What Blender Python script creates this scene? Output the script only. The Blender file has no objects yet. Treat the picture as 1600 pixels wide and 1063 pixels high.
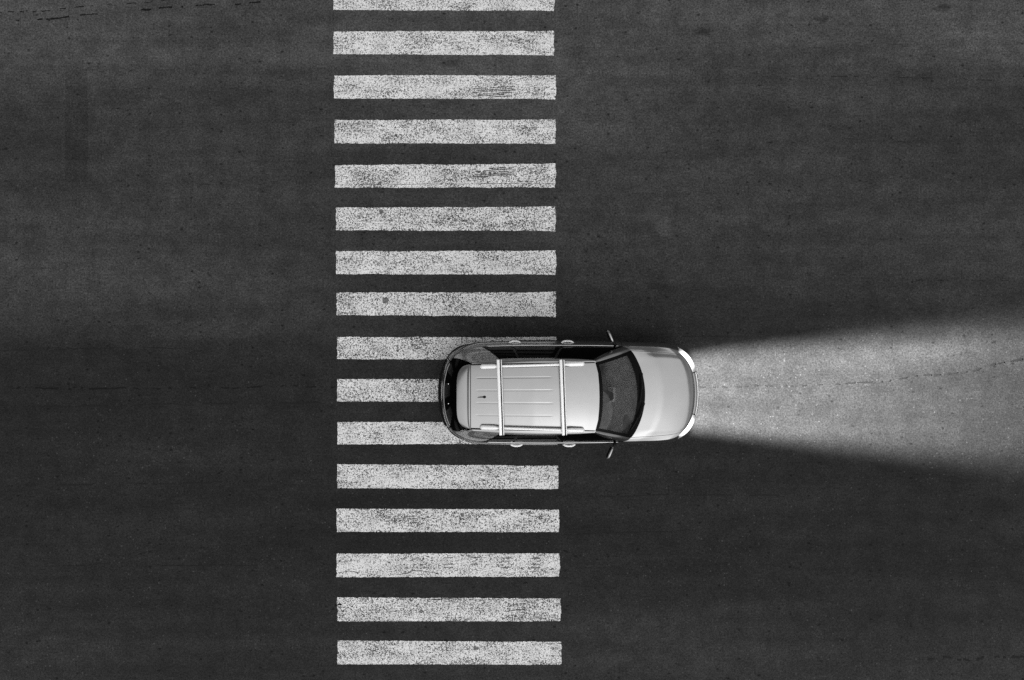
import bpy, math, random
import numpy as np
from mathutils import Vector, Matrix, noise as mnoise

random.seed(7)
sc = bpy.context.scene
col = sc.collection

# ------------------------------------------------------------------ camera
CAM_H = 13.1
FOC = 1040.0            # focal length in pixels of a 1600 px wide picture
cam_data = bpy.data.cameras.new('camera')
cam_data.sensor_width = 36.0
cam_data.lens = 36.0 * FOC / 1600.0
cam_data.clip_end = 2000.0
cam = bpy.data.objects.new('camera', cam_data)
cam.location = (0, 0, CAM_H)
cam.rotation_euler = (0, 0, 0)
col.objects.link(cam)
sc.camera = cam

# ------------------------------------------------------------------ world
SUN_EL, SUN_AZ = 62.0, -64.0      # azimuth measured from +X (picture right), negative = picture bottom
world = bpy.data.worlds.new('World')
sc.world = world
world.use_nodes = True
wn, wl = world.node_tree.nodes, world.node_tree.links
wn.clear()
w_out = wn.new('ShaderNodeOutputWorld')
w_bg = wn.new('ShaderNodeBackground')
w_sky = wn.new('ShaderNodeTexSky')
w_sky.sky_type = 'NISHITA'
w_sky.sun_disc = False
w_sky.sun_elevation = math.radians(SUN_EL)
w_sky.sun_rotation = math.radians(90.0 - SUN_AZ)
w_sky.dust_density = 1.9
w_bw = wn.new('ShaderNodeRGBToBW')          # black-and-white photograph
wl.new(w_sky.outputs[0], w_bw.inputs[0])
wl.new(w_bw.outputs[0], w_bg.inputs['Color'])
w_bg.inputs['Strength'].default_value = 0.105
wl.new(w_bg.outputs[0], w_out.inputs['Surface'])

sun_data = bpy.data.lights.new('sun', 'SUN')
sun_data.energy = 1.3
sun_data.angle = math.radians(98.0)      # bright overcast: a broad veiled sun
sun = bpy.data.objects.new('sun', sun_data)
a, e = math.radians(SUN_AZ), math.radians(SUN_EL)
sdir = Vector((math.cos(e) * math.cos(a), math.cos(e) * math.sin(a), math.sin(e)))
sun.rotation_euler = sdir.to_track_quat('Z', 'Y').to_euler()
sun.location = sdir * 40
col.objects.link(sun)

sc.view_settings.view_transform = 'Standard'
sc.view_settings.look = 'None'
sc.view_settings.gamma = 1.0
sc.view_settings.use_curve_mapping = False
sc.view_settings.exposure = 0.12
sc.cycles.use_light_tree = False
sc.cycles.use_denoising = False
sc.cycles.max_bounces = 8

# ------------------------------------------------------------------ node helpers
def new_mat(name):
    m = bpy.data.materials.new(name)
    m.use_nodes = True
    nt = m.node_tree
    b = nt.nodes.get('Principled BSDF')
    return m, nt, b

class NT:
    def __init__(self, nt):
        self.nt = nt
    def n(self, t, **kw):
        x = self.nt.nodes.new(t)
        for k, v in kw.items():
            setattr(x, k, v)
        return x
    def link(self, a, b):
        self.nt.links.new(a, b)
    def math(self, op, a, b=None, c=None, clamp=False):
        x = self.n('ShaderNodeMath', operation=op, use_clamp=clamp)
        for i, v in enumerate((a, b, c)):
            if v is None:
                continue
            if isinstance(v, (int, float)):
                x.inputs[i].default_value = v
            else:
                self.link(v, x.inputs[i])
        return x.outputs[0]
    def ramp(self, v, lo, hi, a=0.0, b=1.0, smooth=True):
        x = self.n('ShaderNodeMapRange', interpolation_type='SMOOTHSTEP' if smooth else 'LINEAR', clamp=True)
        self.link(v, x.inputs['Value'])
        x.inputs['From Min'].default_value = lo
        x.inputs['From Max'].default_value = hi
        x.inputs['To Min'].default_value = a
        x.inputs['To Max'].default_value = b
        return x.outputs['Result']
    def mapping(self, vec, scale=(1, 1, 1), loc=(0, 0, 0), rot=(0, 0, 0)):
        x = self.n('ShaderNodeMapping')
        self.link(vec, x.inputs['Vector'])
        x.inputs['Scale'].default_value = scale
        x.inputs['Location'].default_value = loc
        x.inputs['Rotation'].default_value = rot
        return x.outputs[0]
    def noise(self, vec, scale, detail=2.0, rough=0.5, dim='3D'):
        x = self.n('ShaderNodeTexNoise', noise_dimensions=dim)
        self.link(vec, x.inputs['Vector'])
        x.inputs['Scale'].default_value = scale
        x.inputs['Detail'].default_value = detail
        x.inputs['Roughness'].default_value = rough
        return x.outputs[0]
    def voro(self, vec, scale, feature='F1'):
        x = self.n('ShaderNodeTexVoronoi', feature=feature)
        self.link(vec, x.inputs['Vector'])
        x.inputs['Scale'].default_value = scale
        return x.outputs['Distance'], x.outputs['Color']
    def grey(self, v):
        x = self.n('ShaderNodeCombineColor')
        for i in range(3):
            self.link(v, x.inputs[i])
        return x.outputs[0]

def simple(name, g, rough=0.5, metal=0.0, coat=0.0, spec=0.5, var=0.06, scale=60.0):
    """neutral grey with a little procedural unevenness"""
    m, nt, b = new_mat(name)
    h = NT(nt)
    tc = h.n('ShaderNodeTexCoord')
    nz = h.noise(tc.outputs['Object'], scale, 3.0)
    v = h.ramp(nz, 0.25, 0.75, g * (1 - var), g * (1 + var), smooth=False)
    h.link(h.grey(v), b.inputs['Base Color'])
    rr = h.ramp(nz, 0.25, 0.75, rough * 0.9, min(1.0, rough * 1.1), smooth=False)
    h.link(rr, b.inputs['Roughness'])
    b.inputs['Metallic'].default_value = metal
    b.inputs['Coat Weight'].default_value = coat
    b.inputs['Coat Roughness'].default_value = 0.03
    b.inputs['Specular IOR Level'].default_value = spec
    return m

def asphalt_value(h, pos):
    """procedural asphalt albedo, metres in the world"""
    big = h.noise(h.mapping(pos, (0.10, 0.34, 1)), 1.0, 4.0, 0.55)
    streak = h.noise(h.mapping(pos, (0.16, 2.4, 1)), 1.0, 4.0, 0.6)
    mott = h.noise(pos, 2.6, 5.0, 0.62)
    mid = h.noise(pos, 11.0, 4.0, 0.8)
    fine = h.noise(pos, 30.0, 2.0, 0.9)
    base = h.ramp(big, 0.30, 0.70, 0.029, 0.051)
    # vignette shading painted into the albedo: darker lower band, paler top and bottom
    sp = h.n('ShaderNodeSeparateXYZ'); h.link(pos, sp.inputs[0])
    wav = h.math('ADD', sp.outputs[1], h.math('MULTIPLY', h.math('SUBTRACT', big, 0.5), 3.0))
    vignette = h.math('ADD', h.ramp(wav, -1.2, 1.8, 0.47, 1.0), h.ramp(wav, 3.4, 6.6, 0.0, 0.75))
    vignette = h.math('ADD', vignette, h.ramp(wav, -4.0, -6.4, 0.0, 0.26))
    base = h.math('MULTIPLY', base, vignette)
    k = h.ramp(streak, 0.28, 0.72, 0.82, 1.16)
    k = h.math('MULTIPLY', k, h.ramp(mott, 0.27, 0.73, 0.78, 1.22))
    k = h.math('MULTIPLY', k, h.ramp(mid, 0.25, 0.75, 0.62, 1.38, False))
    k = h.math('MULTIPLY', k, h.ramp(fine, 0.30, 0.70, 0.28, 1.72, False))
    v = h.math('MULTIPLY', base, k)
    # exposed pale aggregate, thicker in some areas
    d, c = h.voro(pos, 22.0)
    sep = h.n('ShaderNodeSeparateColor'); h.link(c, sep.inputs[0])
    area = h.ramp(h.noise(pos, 0.55, 3.0), 0.42, 0.68, 0.975, 0.86)
    pick = h.math('GREATER_THAN', sep.outputs[0], area)
    dot = h.math('MULTIPLY', pick, h.ramp(d, 0.18, 0.42, 1.0, 0.0))
    v = h.math('ADD', v, h.math('MULTIPLY', dot, h.ramp(sep.outputs[1], 0.0, 1.0, 0.010, 0.042)))
    # dark pits and bitumen spots
    d2, c2 = h.voro(h.mapping(pos, (1, 1.5, 1), (3.1, 7.7, 0)), 5.0)
    sep2 = h.n('ShaderNodeSeparateColor'); h.link(c2, sep2.inputs[0])
    pick2 = h.math('GREATER_THAN', sep2.outputs[0], 0.66)
    wob = h.math('ADD', d2, h.math('MULTIPLY', h.math('SUBTRACT', mid, 0.5), 0.22))
    pit = h.math('MULTIPLY', pick2, h.ramp(wob, 0.08, 0.21, 1.0, 0.0))
    v = h.math('MULTIPLY', v, h.math('SUBTRACT', 1.0, h.math('MULTIPLY', pit, 0.7)))
    return v, fine, mid

def G(px, py, z=0.0):
    """picture point -> metres on the level z"""
    s = (CAM_H - z) / FOC
    return ((px - 800.0) * s, (531.5 - py) * s)

def make_asphalt(name, mult=1.0, stains=()):
    m, nt, b = new_mat(name)
    h = NT(nt)
    geo = h.n('ShaderNodeNewGeometry')
    pos = geo.outputs['Position']
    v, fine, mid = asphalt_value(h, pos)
    if mult != 1.0:
        v = h.math('MULTIPLY', v, mult)
    if stains:
        sx = h.n('ShaderNodeSeparateXYZ'); h.link(pos, sx.inputs[0])
        ragged = h.noise(h.mapping(pos, (.6, 1.2, 1)), 13.0, 5.0, 0.85)
        for (cx, cy, rx, ry, amt) in stains:
            dx = h.math('DIVIDE', h.math('SUBTRACT', sx.outputs[0], cx), rx)
            dy = h.math('DIVIDE', h.math('SUBTRACT', sx.outputs[1], cy), ry)
            r = h.math('SQRT', h.math('ADD', h.math('MULTIPLY', dx, dx), h.math('MULTIPLY', dy, dy)))
            r = h.math('ADD', r, h.math('MULTIPLY', h.math('SUBTRACT', ragged, 0.5), 4.5))
            f = h.ramp(r, 0.35, 1.25, amt, 0.0)
            v = h.math('MULTIPLY', v, h.math('SUBTRACT', 1.0, f))
    h.link(h.grey(v), b.inputs['Base Color'])
    b.inputs['Roughness'].default_value = 0.86
    b.inputs['Specular IOR Level'].default_value = 0.25
    bp = h.n('ShaderNodeBump')
    bp.inputs['Strength'].default_value = 0.35
    bp.inputs['Distance'].default_value = 0.003
    hh = h.math('ADD', fine, h.math('MULTIPLY', mid, 0.6))
    h.link(hh, bp.inputs['Height'])
    h.link(bp.outputs[0], b.inputs['Normal'])
    return m

def make_marking():
    m, nt, b = new_mat('road_paint')
    h = NT(nt)
    geo = h.n('ShaderNodeNewGeometry')
    pos = geo.outputs['Position']
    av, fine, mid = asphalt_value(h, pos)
    oi = h.n('ShaderNodeObjectInfo')
    # paint thickness: fine pitting where the aggregate shows through
    g1 = h.noise(pos, 22.0, 3.0, 1.0)
    g2 = h.noise(pos, 40.0, 2.0, 0.9)
    grain = h.math('ADD', h.math('MULTIPLY', g1, 0.5), h.math('MULTIPLY', g2, 0.5))
    wear = h.noise(h.mapping(pos, (0.8, 2.6, 1)), 1.6, 4.0, 0.62)
    worn = h.ramp(wear, 0.34, 0.70, 0.020, -0.046)
    lvl = h.math('ADD', grain, worn)
    lvl = h.math('ADD', lvl, h.ramp(oi.outputs['Random'], 0, 1, -0.016, 0.016, False))
    cover = h.ramp(lvl, 0.435, 0.50, 0.0, 1.0)
    # whiter, thicker paint towards the ends of a stripe
    tc = h.n('ShaderNodeTexCoord')
    white = h.ramp(h.noise(pos, 3.0, 3.0), 0.3, 0.7, 0.70, 0.90)
    white = h.math('MULTIPLY', white, h.ramp(g2, 0.28, 0.72, 0.60, 1.3, False))
    white = h.math('MINIMUM', white, 0.9)
    # grime
    dirt = h.ramp(h.noise(h.mapping(pos, (1, 1.7, 1), (5, 2, 0)), 2.3, 5.0, 0.7), 0.56, 0.78, 0.0, 0.34)
    white = h.math('MULTIPLY', white, h.math('SUBTRACT', 1.0, dirt))
    v = h.math('ADD', h.math('MULTIPLY', white, cover),
               h.math('MULTIPLY', h.math('ADD', h.math('MULTIPLY', av, 1.2), 0.03), h.math('SUBTRACT', 1.0, cover)))
    # dark gouges
    d2, c2 = h.voro(h.mapping(pos, (1, 1.3, 1), (1.1, 4.7, 0)), 7.0)
    sep2 = h.n('ShaderNodeSeparateColor'); h.link(c2, sep2.inputs[0])
    pick2 = h.math('GREATER_THAN', sep2.outputs[0], 0.86)
    wob = h.math('ADD', d2, h.math('MULTIPLY', h.math('SUBTRACT', g1, 0.5), 0.25))
    pit = h.math('MULTIPLY', pick2, h.ramp(wob, 0.07, 0.16, 1.0, 0.0))
    v = h.math('MULTIPLY', v, h.math('SUBTRACT', 1.0, h.math('MULTIPLY', pit, 0.85)))
    h.link(h.grey(v), b.inputs['Base Color'])
    b.inputs['Roughness'].default_value = 0.7
    b.inputs['Specular IOR Level'].default_value = 0.3
    bp = h.n('ShaderNodeBump')
    bp.inputs['Strength'].default_value = 0.4
    bp.inputs['Distance'].default_value = 0.004
    h.link(cover, bp.inputs['Height'])
    h.link(bp.outputs[0], b.inputs['Normal'])
    return m

stains = []
for (px, py, rx, ry, amt) in [(1098, 49, 17, 7, .55), (1287, 30, 15, 6, .5), (1474, 12, 17, 6, .5), (1022, 447, 16, 6, .4),
                              (705, 98, 18, 7, .3), (900, 78, 30, 10, .25), (1038, 356, 16, 14, -.5), (1345, 260, 30, 40, .18),
                              (1205, 160, 40, 26, .2), (1480, 470, 90, 22, -.3), (1560, 60, 130, 40, -.3),
                              (210, 720, 110, 40, -.2), (300, 755, 110, 30, .22), (480, 650, 60, 60, .12), (360, 960, 200, 40, .12)]:
    gx, gy = G(px, py)
    stains.append((gx, gy, rx / 79.4, ry / 79.4, amt))
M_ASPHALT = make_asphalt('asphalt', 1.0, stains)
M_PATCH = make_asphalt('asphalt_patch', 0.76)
M_CRACK = simple('crack_bitumen', 0.005, 0.75, spec=0.2, var=0.3, scale=40)
M_SEAM = simple('faint_bitumen', 0.013, 0.8, spec=0.2, var=0.35, scale=40)
M_RUBBER_MARK = simple('rubber_mark', 0.075, 0.8, spec=0.2, var=0.6, scale=45)
M_STAIN = simple('grey_stain', 0.15, 0.8, spec=0.2, var=0.5, scale=30)
M_MARK = make_marking()

# ------------------------------------------------------------------ mesh helpers
def mesh_obj(name, verts, faces, mat, parent=None, smooth=False):
    me = bpy.data.meshes.new(name)
    me.from_pydata([tuple(map(float, v)) for v in verts], [], faces)
    me.update()
    if mat:
        me.materials.append(mat)
    if smooth:
        me.polygons.foreach_set('use_smooth', [True] * len(me.polygons))
    o = bpy.data.objects.new(name, me)
    col.objects.link(o)
    if parent:
        o.parent = parent
    return o

# ------------------------------------------------------------------ road
R = 400.0
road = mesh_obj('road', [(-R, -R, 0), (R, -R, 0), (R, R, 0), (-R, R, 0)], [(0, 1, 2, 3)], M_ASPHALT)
road['kind'] = 'structure'
road['label'] = 'worn dark asphalt road surface'

def strip(name, pts, w, mat, parent, z, dash=0.0, jitter=0.01, seed=0, step=0.035, freq=2.3):
    """ragged thin strip along pixel points; dash = chance of a gap"""
    rnd = random.Random(seed)
    P = [Vector(G(*p)) for p in pts]
    L = [0.0]
    for i in range(1, len(P)):
        L.append(L[-1] + (P[i] - P[i - 1]).length)
    n = max(4, int(L[-1] / step))
    verts, faces, prev = [], [], None
    for k in range(n + 1):
        s = L[-1] * k / n
        i = max(j for j in range(len(L)) if L[j] <= s + 1e-9)
        i = min(i, len(P) - 2)
        f = (s - L[i]) / max(1e-6, L[i + 1] - L[i])
        p = P[i].lerp(P[i + 1], f)
        d = (P[i + 1] - P[i]).normalized()
        nn = Vector((-d.y, d.x))
        off = mnoise.noise(Vector((s * 1.3, seed * 3.7, 0))) * jitter * 3 + mnoise.noise(Vector((s * 9, seed * 1.7, 4))) * jitter
        thick = w * (0.35 + 1.1 * abs(mnoise.noise(Vector((s * 4.1, seed, 9)))) + 0.5 * rnd.random())
        gate = mnoise.noise(Vector((s * freq, seed * 5.1, 2))) + 0.5 * mnoise.noise(Vector((s * 8.0, seed * 2.3, 7)))
        if dash and gate < dash:
            prev = None
            continue
        c = p + nn * off
        a_, b_ = c + nn * thick * .5, c - nn * thick * .5
        verts += [(a_.x, a_.y, z), (b_.x, b_.y, z)]
        cur = len(verts) - 2
        if prev is not None:
            faces.append((prev, prev + 1, cur + 1, cur))
        prev = cur
    o = mesh_obj(name, verts, faces, mat, parent)
    o['kind'] = 'stuff'
    return o

ZC = 0.003
strip('crack', [(-40, 24), (120, 12), (255, 1), (330, -6)], .022, M_CRACK, road, ZC, -.05, .014, 1, .02, 6.0)
strip('crack', [(-40, 37), (40, 33), (170, 21)], .03, M_CRACK, road, ZC, -.05, .012, 2)
strip('crack', [(220, 16), (300, 9), (420, 3), (540, -6)], .035, M_CRACK, road, ZC, .08, .02, 3, .02, 5.0)
strip('crack', [(20, 606), (180, 608), (330, 607), (420, 603), (524, 604)], .034, M_CRACK, road, ZC, .10, .022, 4, .02, 6.0)
strip('crack', [(-30, 548), (60, 547), (190, 542), (330, 546)], .014, M_SEAM, road, ZC, -.1, .01, 5)
strip('crack', [(60, 636), (230, 633), (330, 631), (500, 629)], .03, M_SEAM, road, ZC, -.02, .012, 6)
strip('crack', [(-30, 762), (90, 758), (200, 757), (360, 753)], .02, M_SEAM, road, ZC, -.1, .01, 7)
strip('crack', [(60, 884), (180, 881), (300, 884), (400, 884)], .014, M_SEAM, road, ZC, -.1, .01, 8)
strip('crack', [(1092, 606), (1200, 605), (1290, 601), (1390, 595)], .034, M_SEAM, road, ZC, -.05, .016, 9, .02, 7.0)
strip('crack', [(1390, 595), (1450, 586), (1520, 580), (1570, 566), (1600, 560), (1680, 548)], .038, M_SEAM, road, ZC, -.05, .018, 10, .02, 6.0)
strip('crack', [(870, 774), (960, 776), (1080, 774), (1240, 776)], .018, M_SEAM, road, ZC, -.1, .01, 11)
strip('crack', [(880, 836), (1000, 832), (1080, 828)], .016, M_SEAM, road, ZC, 0.0, .01, 12)
strip('crack', [(1440, 1034), (1520, 1030), (1640, 1024)], .045, M_SEAM, road, ZC, 0.05, .03, 13, .02, 7.0)
strip('crack', [(880, 528), (960, 526), (1060, 527), (1190, 526)], .012, M_SEAM, road, ZC, -.15, .008, 14)
strip('crack', [(1380, 440), (1480, 438), (1640, 436)], .014, M_SEAM, road, ZC, 0.08, .014, 15, .02, 5.0)
strip('crack', [(1230, 118), (1330, 120), (1440, 121), (1560, 126)], .014, M_SEAM, road, ZC, .12, .016, 16, .02, 5.0)
strip('crack', [(180, 283), (290, 288), (400, 288), (520, 286)], .010, M_SEAM, road, ZC, 0.16, .01, 17)
strip('crack', [(1300, 216), (1420, 222), (1500, 226)], .012, M_SEAM, road, ZC, 0.12, .014, 18, .02, 5.0)
# narrow repaired trench at the left
def poly(name, pts, mat, parent, z):
    return mesh_obj(name, [(*G(*p), z) for p in pts], [tuple(range(len(pts)))[::-1]], mat, parent)
poly('asphalt_patch', [(103, 112), (136, 108), (137, 200), (136, 283), (102, 284), (101, 200)], M_PATCH, road, 0.0025)

# ------------------------------------------------------------------ zebra crossing
zebra = bpy.data.objects.new('zebra_crossing', None)
col.objects.link(zebra)
zebra['label'] = 'worn white painted zebra crossing stripes running across the dark road'
zebra['category'] = 'crosswalk'
STRIPES = [  # left x, right x, top-left y, top-right y, bottom-left y, bottom-right y
    (520, 864, -88, -88, -53, -52),
    (521, 865, -19, -19, 16, 17), (521, 865, 49.5, 49, 85, 86.5), (522, 868, 118, 118.5, 154, 155),
    (523, 867.5, 188, 187, 224, 224.5), (523.5, 867.5, 258.5, 256, 293.5, 293), (525, 867.5, 325, 323, 360, 361),
    (525.5, 868, 393, 392, 428.5, 429), (526, 868, 457.5, 457, 492.5, 495), (527, 868.5, 527, 527, 561.5, 562),
    (527, 870, 592.5, 593, 627.5, 628), (527.5, 871, 659.5, 660, 694.5, 693.5), (527, 872, 725.5, 728, 763, 764),
    (526, 873, 795, 796.5, 831, 831.5), (526, 874, 865, 865, 902, 901), (527, 875.5, 933.5, 935, 971, 970.5),
    (527.5, 876.5, 1001, 1003, 1038, 1038.5), (528, 877, 1070, 1071, 1106, 1107)]
ZP = 0.005
stripe_objs = []
for si, (xl, xr, tl, tr, bl, br) in enumerate(STRIPES):
    n, mrow = 150, 2
    top, bot = [], []
    for k in range(n + 1):
        f = k / n
        jt = 0.010 * mnoise.noise(Vector((f * 9, si * 3.1, 1))) + 0.011 * mnoise.noise(Vector((f * 75, si * 1.7, 3)))
        jb = 0.010 * mnoise.noise(Vector((f * 9, si * 2.3, 6))) + 0.011 * mnoise.noise(Vector((f * 75, si * 4.1, 8)))
        flare = 0.0
        if f > 0.93 and si < 10:
            flare = (f - .93) / .07 * 0.012
        gx, gy = G(xl + (xr - xl) * f, tl + (tr - tl) * f)
        top.append((gx, gy + jt + flare))
        gx, gy = G(xl + (xr - xl) * f, bl + (br - bl) * f)
        bot.append((gx, gy + jb - flare))
    nr = 12                       # rows between, so the ends can be ragged too
    verts, faces = [], []
    for k in range(n + 1):
        for r in range(nr + 1):
            g = r / nr
            x = top[k][0] * (1 - g) + bot[k][0] * g
            y = top[k][1] * (1 - g) + bot[k][1] * g
            if k == 0:
                x += 0.020 * mnoise.noise(Vector((g * 7, si * 2.9, 12)))
            if k == n:
                x += 0.022 * mnoise.noise(Vector((g * 6, si * 3.3, 15))) + 0.012 * math.sin(g * math.pi)
            verts.append((x, y, ZP))
    for k in range(n):
        for r in range(nr):
            i = k * (nr + 1) + r
            faces.append((i, i + 1, i + nr + 2, i + nr + 1))
    # skirt down to the road: the paint film has an edge
    loop = [k * (nr + 1) for k in range(n + 1)] + [n * (nr + 1) + r for r in range(1, nr + 1)] + \
           [k * (nr + 1) + nr for k in range(n - 1, -1, -1)] + [r for r in range(nr - 1, 0, -1)]
    base = len(verts)
    for i in loop:
        verts.append((verts[i][0], verts[i][1], 0.0005))
    for q in range(len(loop)):
        q2 = (q + 1) % len(loop)
        faces.append((loop[q], loop[q2], base + q2, base + q))
    stripe_objs.append(mesh_obj('stripe', verts, faces, M_MARK, zebra))

# tyre scuffs and cracks on single stripes
def scuff(si, pts, w, mat, seed, dash=0.0, jitter=0.006, name='tyre_scuff'):
    strip(name, pts, w, mat, stripe_objs[si], ZP + 0.003, dash, jitter, seed, 0.012)
for q in range(6):
    y0 = 137 + q * 2.9
    scuff(3, [(738 + 6 * (q % 2), y0 + 2.5), (800 + 5 * ((q + 1) % 2), y0 - 1.5)], .019, M_RUBBER_MARK, 40 + q, -.25)
for q in range(5):
    y0 = 263 + q * 2.9
    scuff(5, [(737 + 5 * (q % 2), y0 + 2), (800 + 4 * ((q + 1) % 2), y0 - 1.5)], .019, M_RUBBER_MARK, 50 + q, -.25)
scuff(5, [(560, 289), (680, 288), (867, 287)], .010, M_CRACK, 60, 0.0, name='crack')
scuff(4, [(825, 191), (867, 188)], .010, M_CRACK, 61, -.3, name='crack')
scuff(4, [(815, 200), (867, 197.5)], .006, M_CRACK, 62, -.3, name='crack')
scuff(14, [(620, 897), (634, 896), (646, 891), (660, 892), (684, 896)], .012, M_CRACK, 63, -.5, .012, name='crack')
scuff(14, [(528, 895), (545, 893), (560, 896)], .010, M_CRACK, 64, -.2, .012, name='crack')
scuff(15, [(508, 949), (524, 946), (542, 942), (556, 937)], .035, M_CRACK, 65, -.4, .02, name='crack')
scuff(15, [(556, 937), (600, 936), (650, 937), (760, 937)], .012, M_CRACK, 66, .02, .01, name='crack')
scuff(15, [(792, 955), (812, 952), (828, 951)], .025, M_RUBBER_MARK, 67, -.3)
for q, xx in enumerate((700, 742, 790, 836)):
    for r in range(4):
        scuff(14, [(xx - 7, 872 + r * 5), (xx + 8, 871.5 + r * 5)], .018, M_RUBBER_MARK, 70 + q * 5 + r, -.1)

def blot(si, px, py, r, mat, seed):
    rnd = random.Random(seed)
    cx, cy = G(px, py); r = r / 79.4
    n = 22
    pts = []
    for k in range(n):
        t_ = 2 * math.pi * k / n
        q = r * (1 + .55 * mnoise.noise(Vector((math.cos(t_) * 1.6, math.sin(t_) * 1.6, seed))) + .25 * (rnd.random() - .5))
        pts.append((cx + q * 1.15 * math.cos(t_), cy + q * math.sin(t_), ZP + .0025))
    o = mesh_obj('stain', pts, [tuple(range(n))], mat, stripe_objs[si])
for q, (si, px, py, r) in enumerate([(8, 602, 470, 5.5), (6, 596, 331, 4), (8, 742, 471, 1.6), (7, 610, 420, 1.6), (16, 743, 1013, 4),
                                     (5, 810, 282, 1.8), (3, 712, 148, 2.0), (14, 608, 879, 1.6), (14, 636, 887, 1.8), (12, 577, 760, 2.4),
                                     (9, 621, 548, 2.0), (10, 608, 620, 2.2), (9, 660, 535, 2.0), (16, 828, 1034, 1.6), (13, 669, 825, 2.0),
                                     (8, 866, 461, 2.2), (13, 815, 803, 2.0), (13, 722, 805, 2.6)]):
    blot(si, px, py, r * .85, M_STAIN, 5 + q)

# ------------------------------------------------------------------ car materials
def make_paint():
    m, nt, b = new_mat('silver_paint')
    h = NT(nt)
    tc = h.n('ShaderNodeTexCoord')
    flake = h.noise(tc.outputs['Object'], 420.0, 1.0)
    dust = h.noise(tc.outputs['Object'], 3.0, 4.0)
    v = h.math('MULTIPLY', h.ramp(flake, 0.3, 0.7, 0.335, 0.365, False), h.ramp(dust, 0.3, 0.7, 0.96, 1.03, False))
    h.link(h.grey(v), b.inputs['Base Color'])
    b.inputs['Metallic'].default_value = 0.97
    h.link(h.ramp(dust, 0.3, 0.7, 0.20, 0.25, False), b.inputs['Roughness'])
    b.inputs['Coat Weight'].default_value = 0.8
    b.inputs['Coat Roughness'].default_value = 0.05
    return m

def make_clear_glass():
    m = bpy.data.materials.new('windscreen_glass')
    m.use_nodes = True
    nt = m.node_tree
    nt.nodes.clear()
    h = NT(nt)
    out = h.n('ShaderNodeOutputMaterial')
    tr = h.n('ShaderNodeBsdfTransparent')
    tr.inputs[0].default_value = (.68, .68, .68, 1)
    gl = h.n('ShaderNodeBsdfGlossy')
    gl.inputs['Roughness'].default_value = 0.02
    fr = h.n('ShaderNodeFresnel')
    # same reflectance on both faces of the thin pane
    bk = h.n('ShaderNodeNewGeometry')
    h.link(h.ramp(bk.outputs['Backfacing'], 0, 1, 1.5, 1 / 1.5, False), fr.inputs['IOR'])
    tc = h.n('ShaderNodeTexCoord')
    dust = h.noise(tc.outputs['Object'], 5.0, 4.0)
    df = h.n('ShaderNodeBsdfDiffuse')
    df.inputs[0].default_value = (.4, .4, .4, 1)
    mx = h.n('ShaderNodeMixShader')
    h.link(fr.outputs[0], mx.inputs[0]); h.link(tr.outputs[0], mx.inputs[1]); h.link(gl.outputs[0], mx.inputs[2])
    m2 = h.n('ShaderNodeMixShader')
    h.link(h.ramp(dust, 0.35, 0.75, 0.01, 0.06), m2.inputs[0])
    h.link(mx.outputs[0], m2.inputs[1]); h.link(df.outputs[0], m2.inputs[2])
    h.link(m2.outputs[0], out.inputs[0])
    return m

M_PAINT = make_paint()
M_GLASS = make_clear_glass()
M_TINT = simple('tinted_glass', 0.002, 0.08, spec=0.02, var=0.2, scale=4)
M_BLACK = simple('black_trim', 0.010, 0.5, spec=0.15)
M_GLOSSBLACK = simple('black_enamel', 0.004, 0.25, spec=0.10)
M_RAIL = simple('brushed_aluminium', 0.97, 0.30, metal=0.15, coat=1.0, var=0.03, scale=90)
M_CHROME = simple('chrome', 0.85, 0.12, metal=1.0, var=0.03)
M_TYRE = simple('tyre_rubber', 0.025, 0.8, spec=0.3)
M_RIM = simple('alloy_rim', 0.55, 0.3, metal=0.9)
M_DASH = simple('dashboard_plastic', 0.30, 0.6, spec=0.3, var=0.12, scale=25)
M_SEAT = simple('seat_fabric', 0.16, 0.85, spec=0.2, var=0.15, scale=40)
M_DARKIN = simple('dark_interior', 0.03, 0.8, spec=0.2)
M_PAPER = simple('white_paper', 0.75, 0.8)
M_TAIL = simple('tail_lamp_plastic', 0.10, 0.1, spec=0.5, coat=0.6)
def make_lamp():
    m, nt, b = new_mat('lit_headlamp')
    h = NT(nt)
    tc = h.n('ShaderNodeTexCoord')
    sx = h.n('ShaderNodeSeparateXYZ'); h.link(tc.outputs['Object'], sx.inputs[0])
    ay = h.math('ABSOLUTE', sx.outputs[1])
    dx = h.math('SUBTRACT', sx.outputs[0], 2.16); dy = h.math('SUBTRACT', ay, .64)
    r = h.math('SQRT', h.math('ADD', h.math('MULTIPLY', dx, dx), h.math('MULTIPLY', dy, dy)))
    core = h.ramp(r, .03, .27, 3.0, .0)
    flute = h.ramp(h.noise(tc.outputs['Object'], 30.0, 2.0), .3, .7, .75, 1.25, False)
    b.inputs['Base Color'].default_value = (.62, .62, .62, 1)
    b.inputs['Roughness'].default_value = 0.12
    b.inputs['Metallic'].default_value = 0.5
    b.inputs['Coat Weight'].default_value = 1.0
    b.inputs['Emission Color'].default_value = (1, 1, 1, 1)
    h.link(h.math('MULTIPLY', core, flute), b.inputs['Emission Strength'])
    return m
M_LAMP = make_lamp()

# ------------------------------------------------------------------ car: surfaces
CX, CY = 1.07, -0.98
car = bpy.data.objects.new('car', None)
car.location = (CX, CY, 0)
col.objects.link(car)
car['label'] = 'silver estate car with roof rails and lit headlights driving over the crossing'
car['category'] = 'car'

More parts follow.
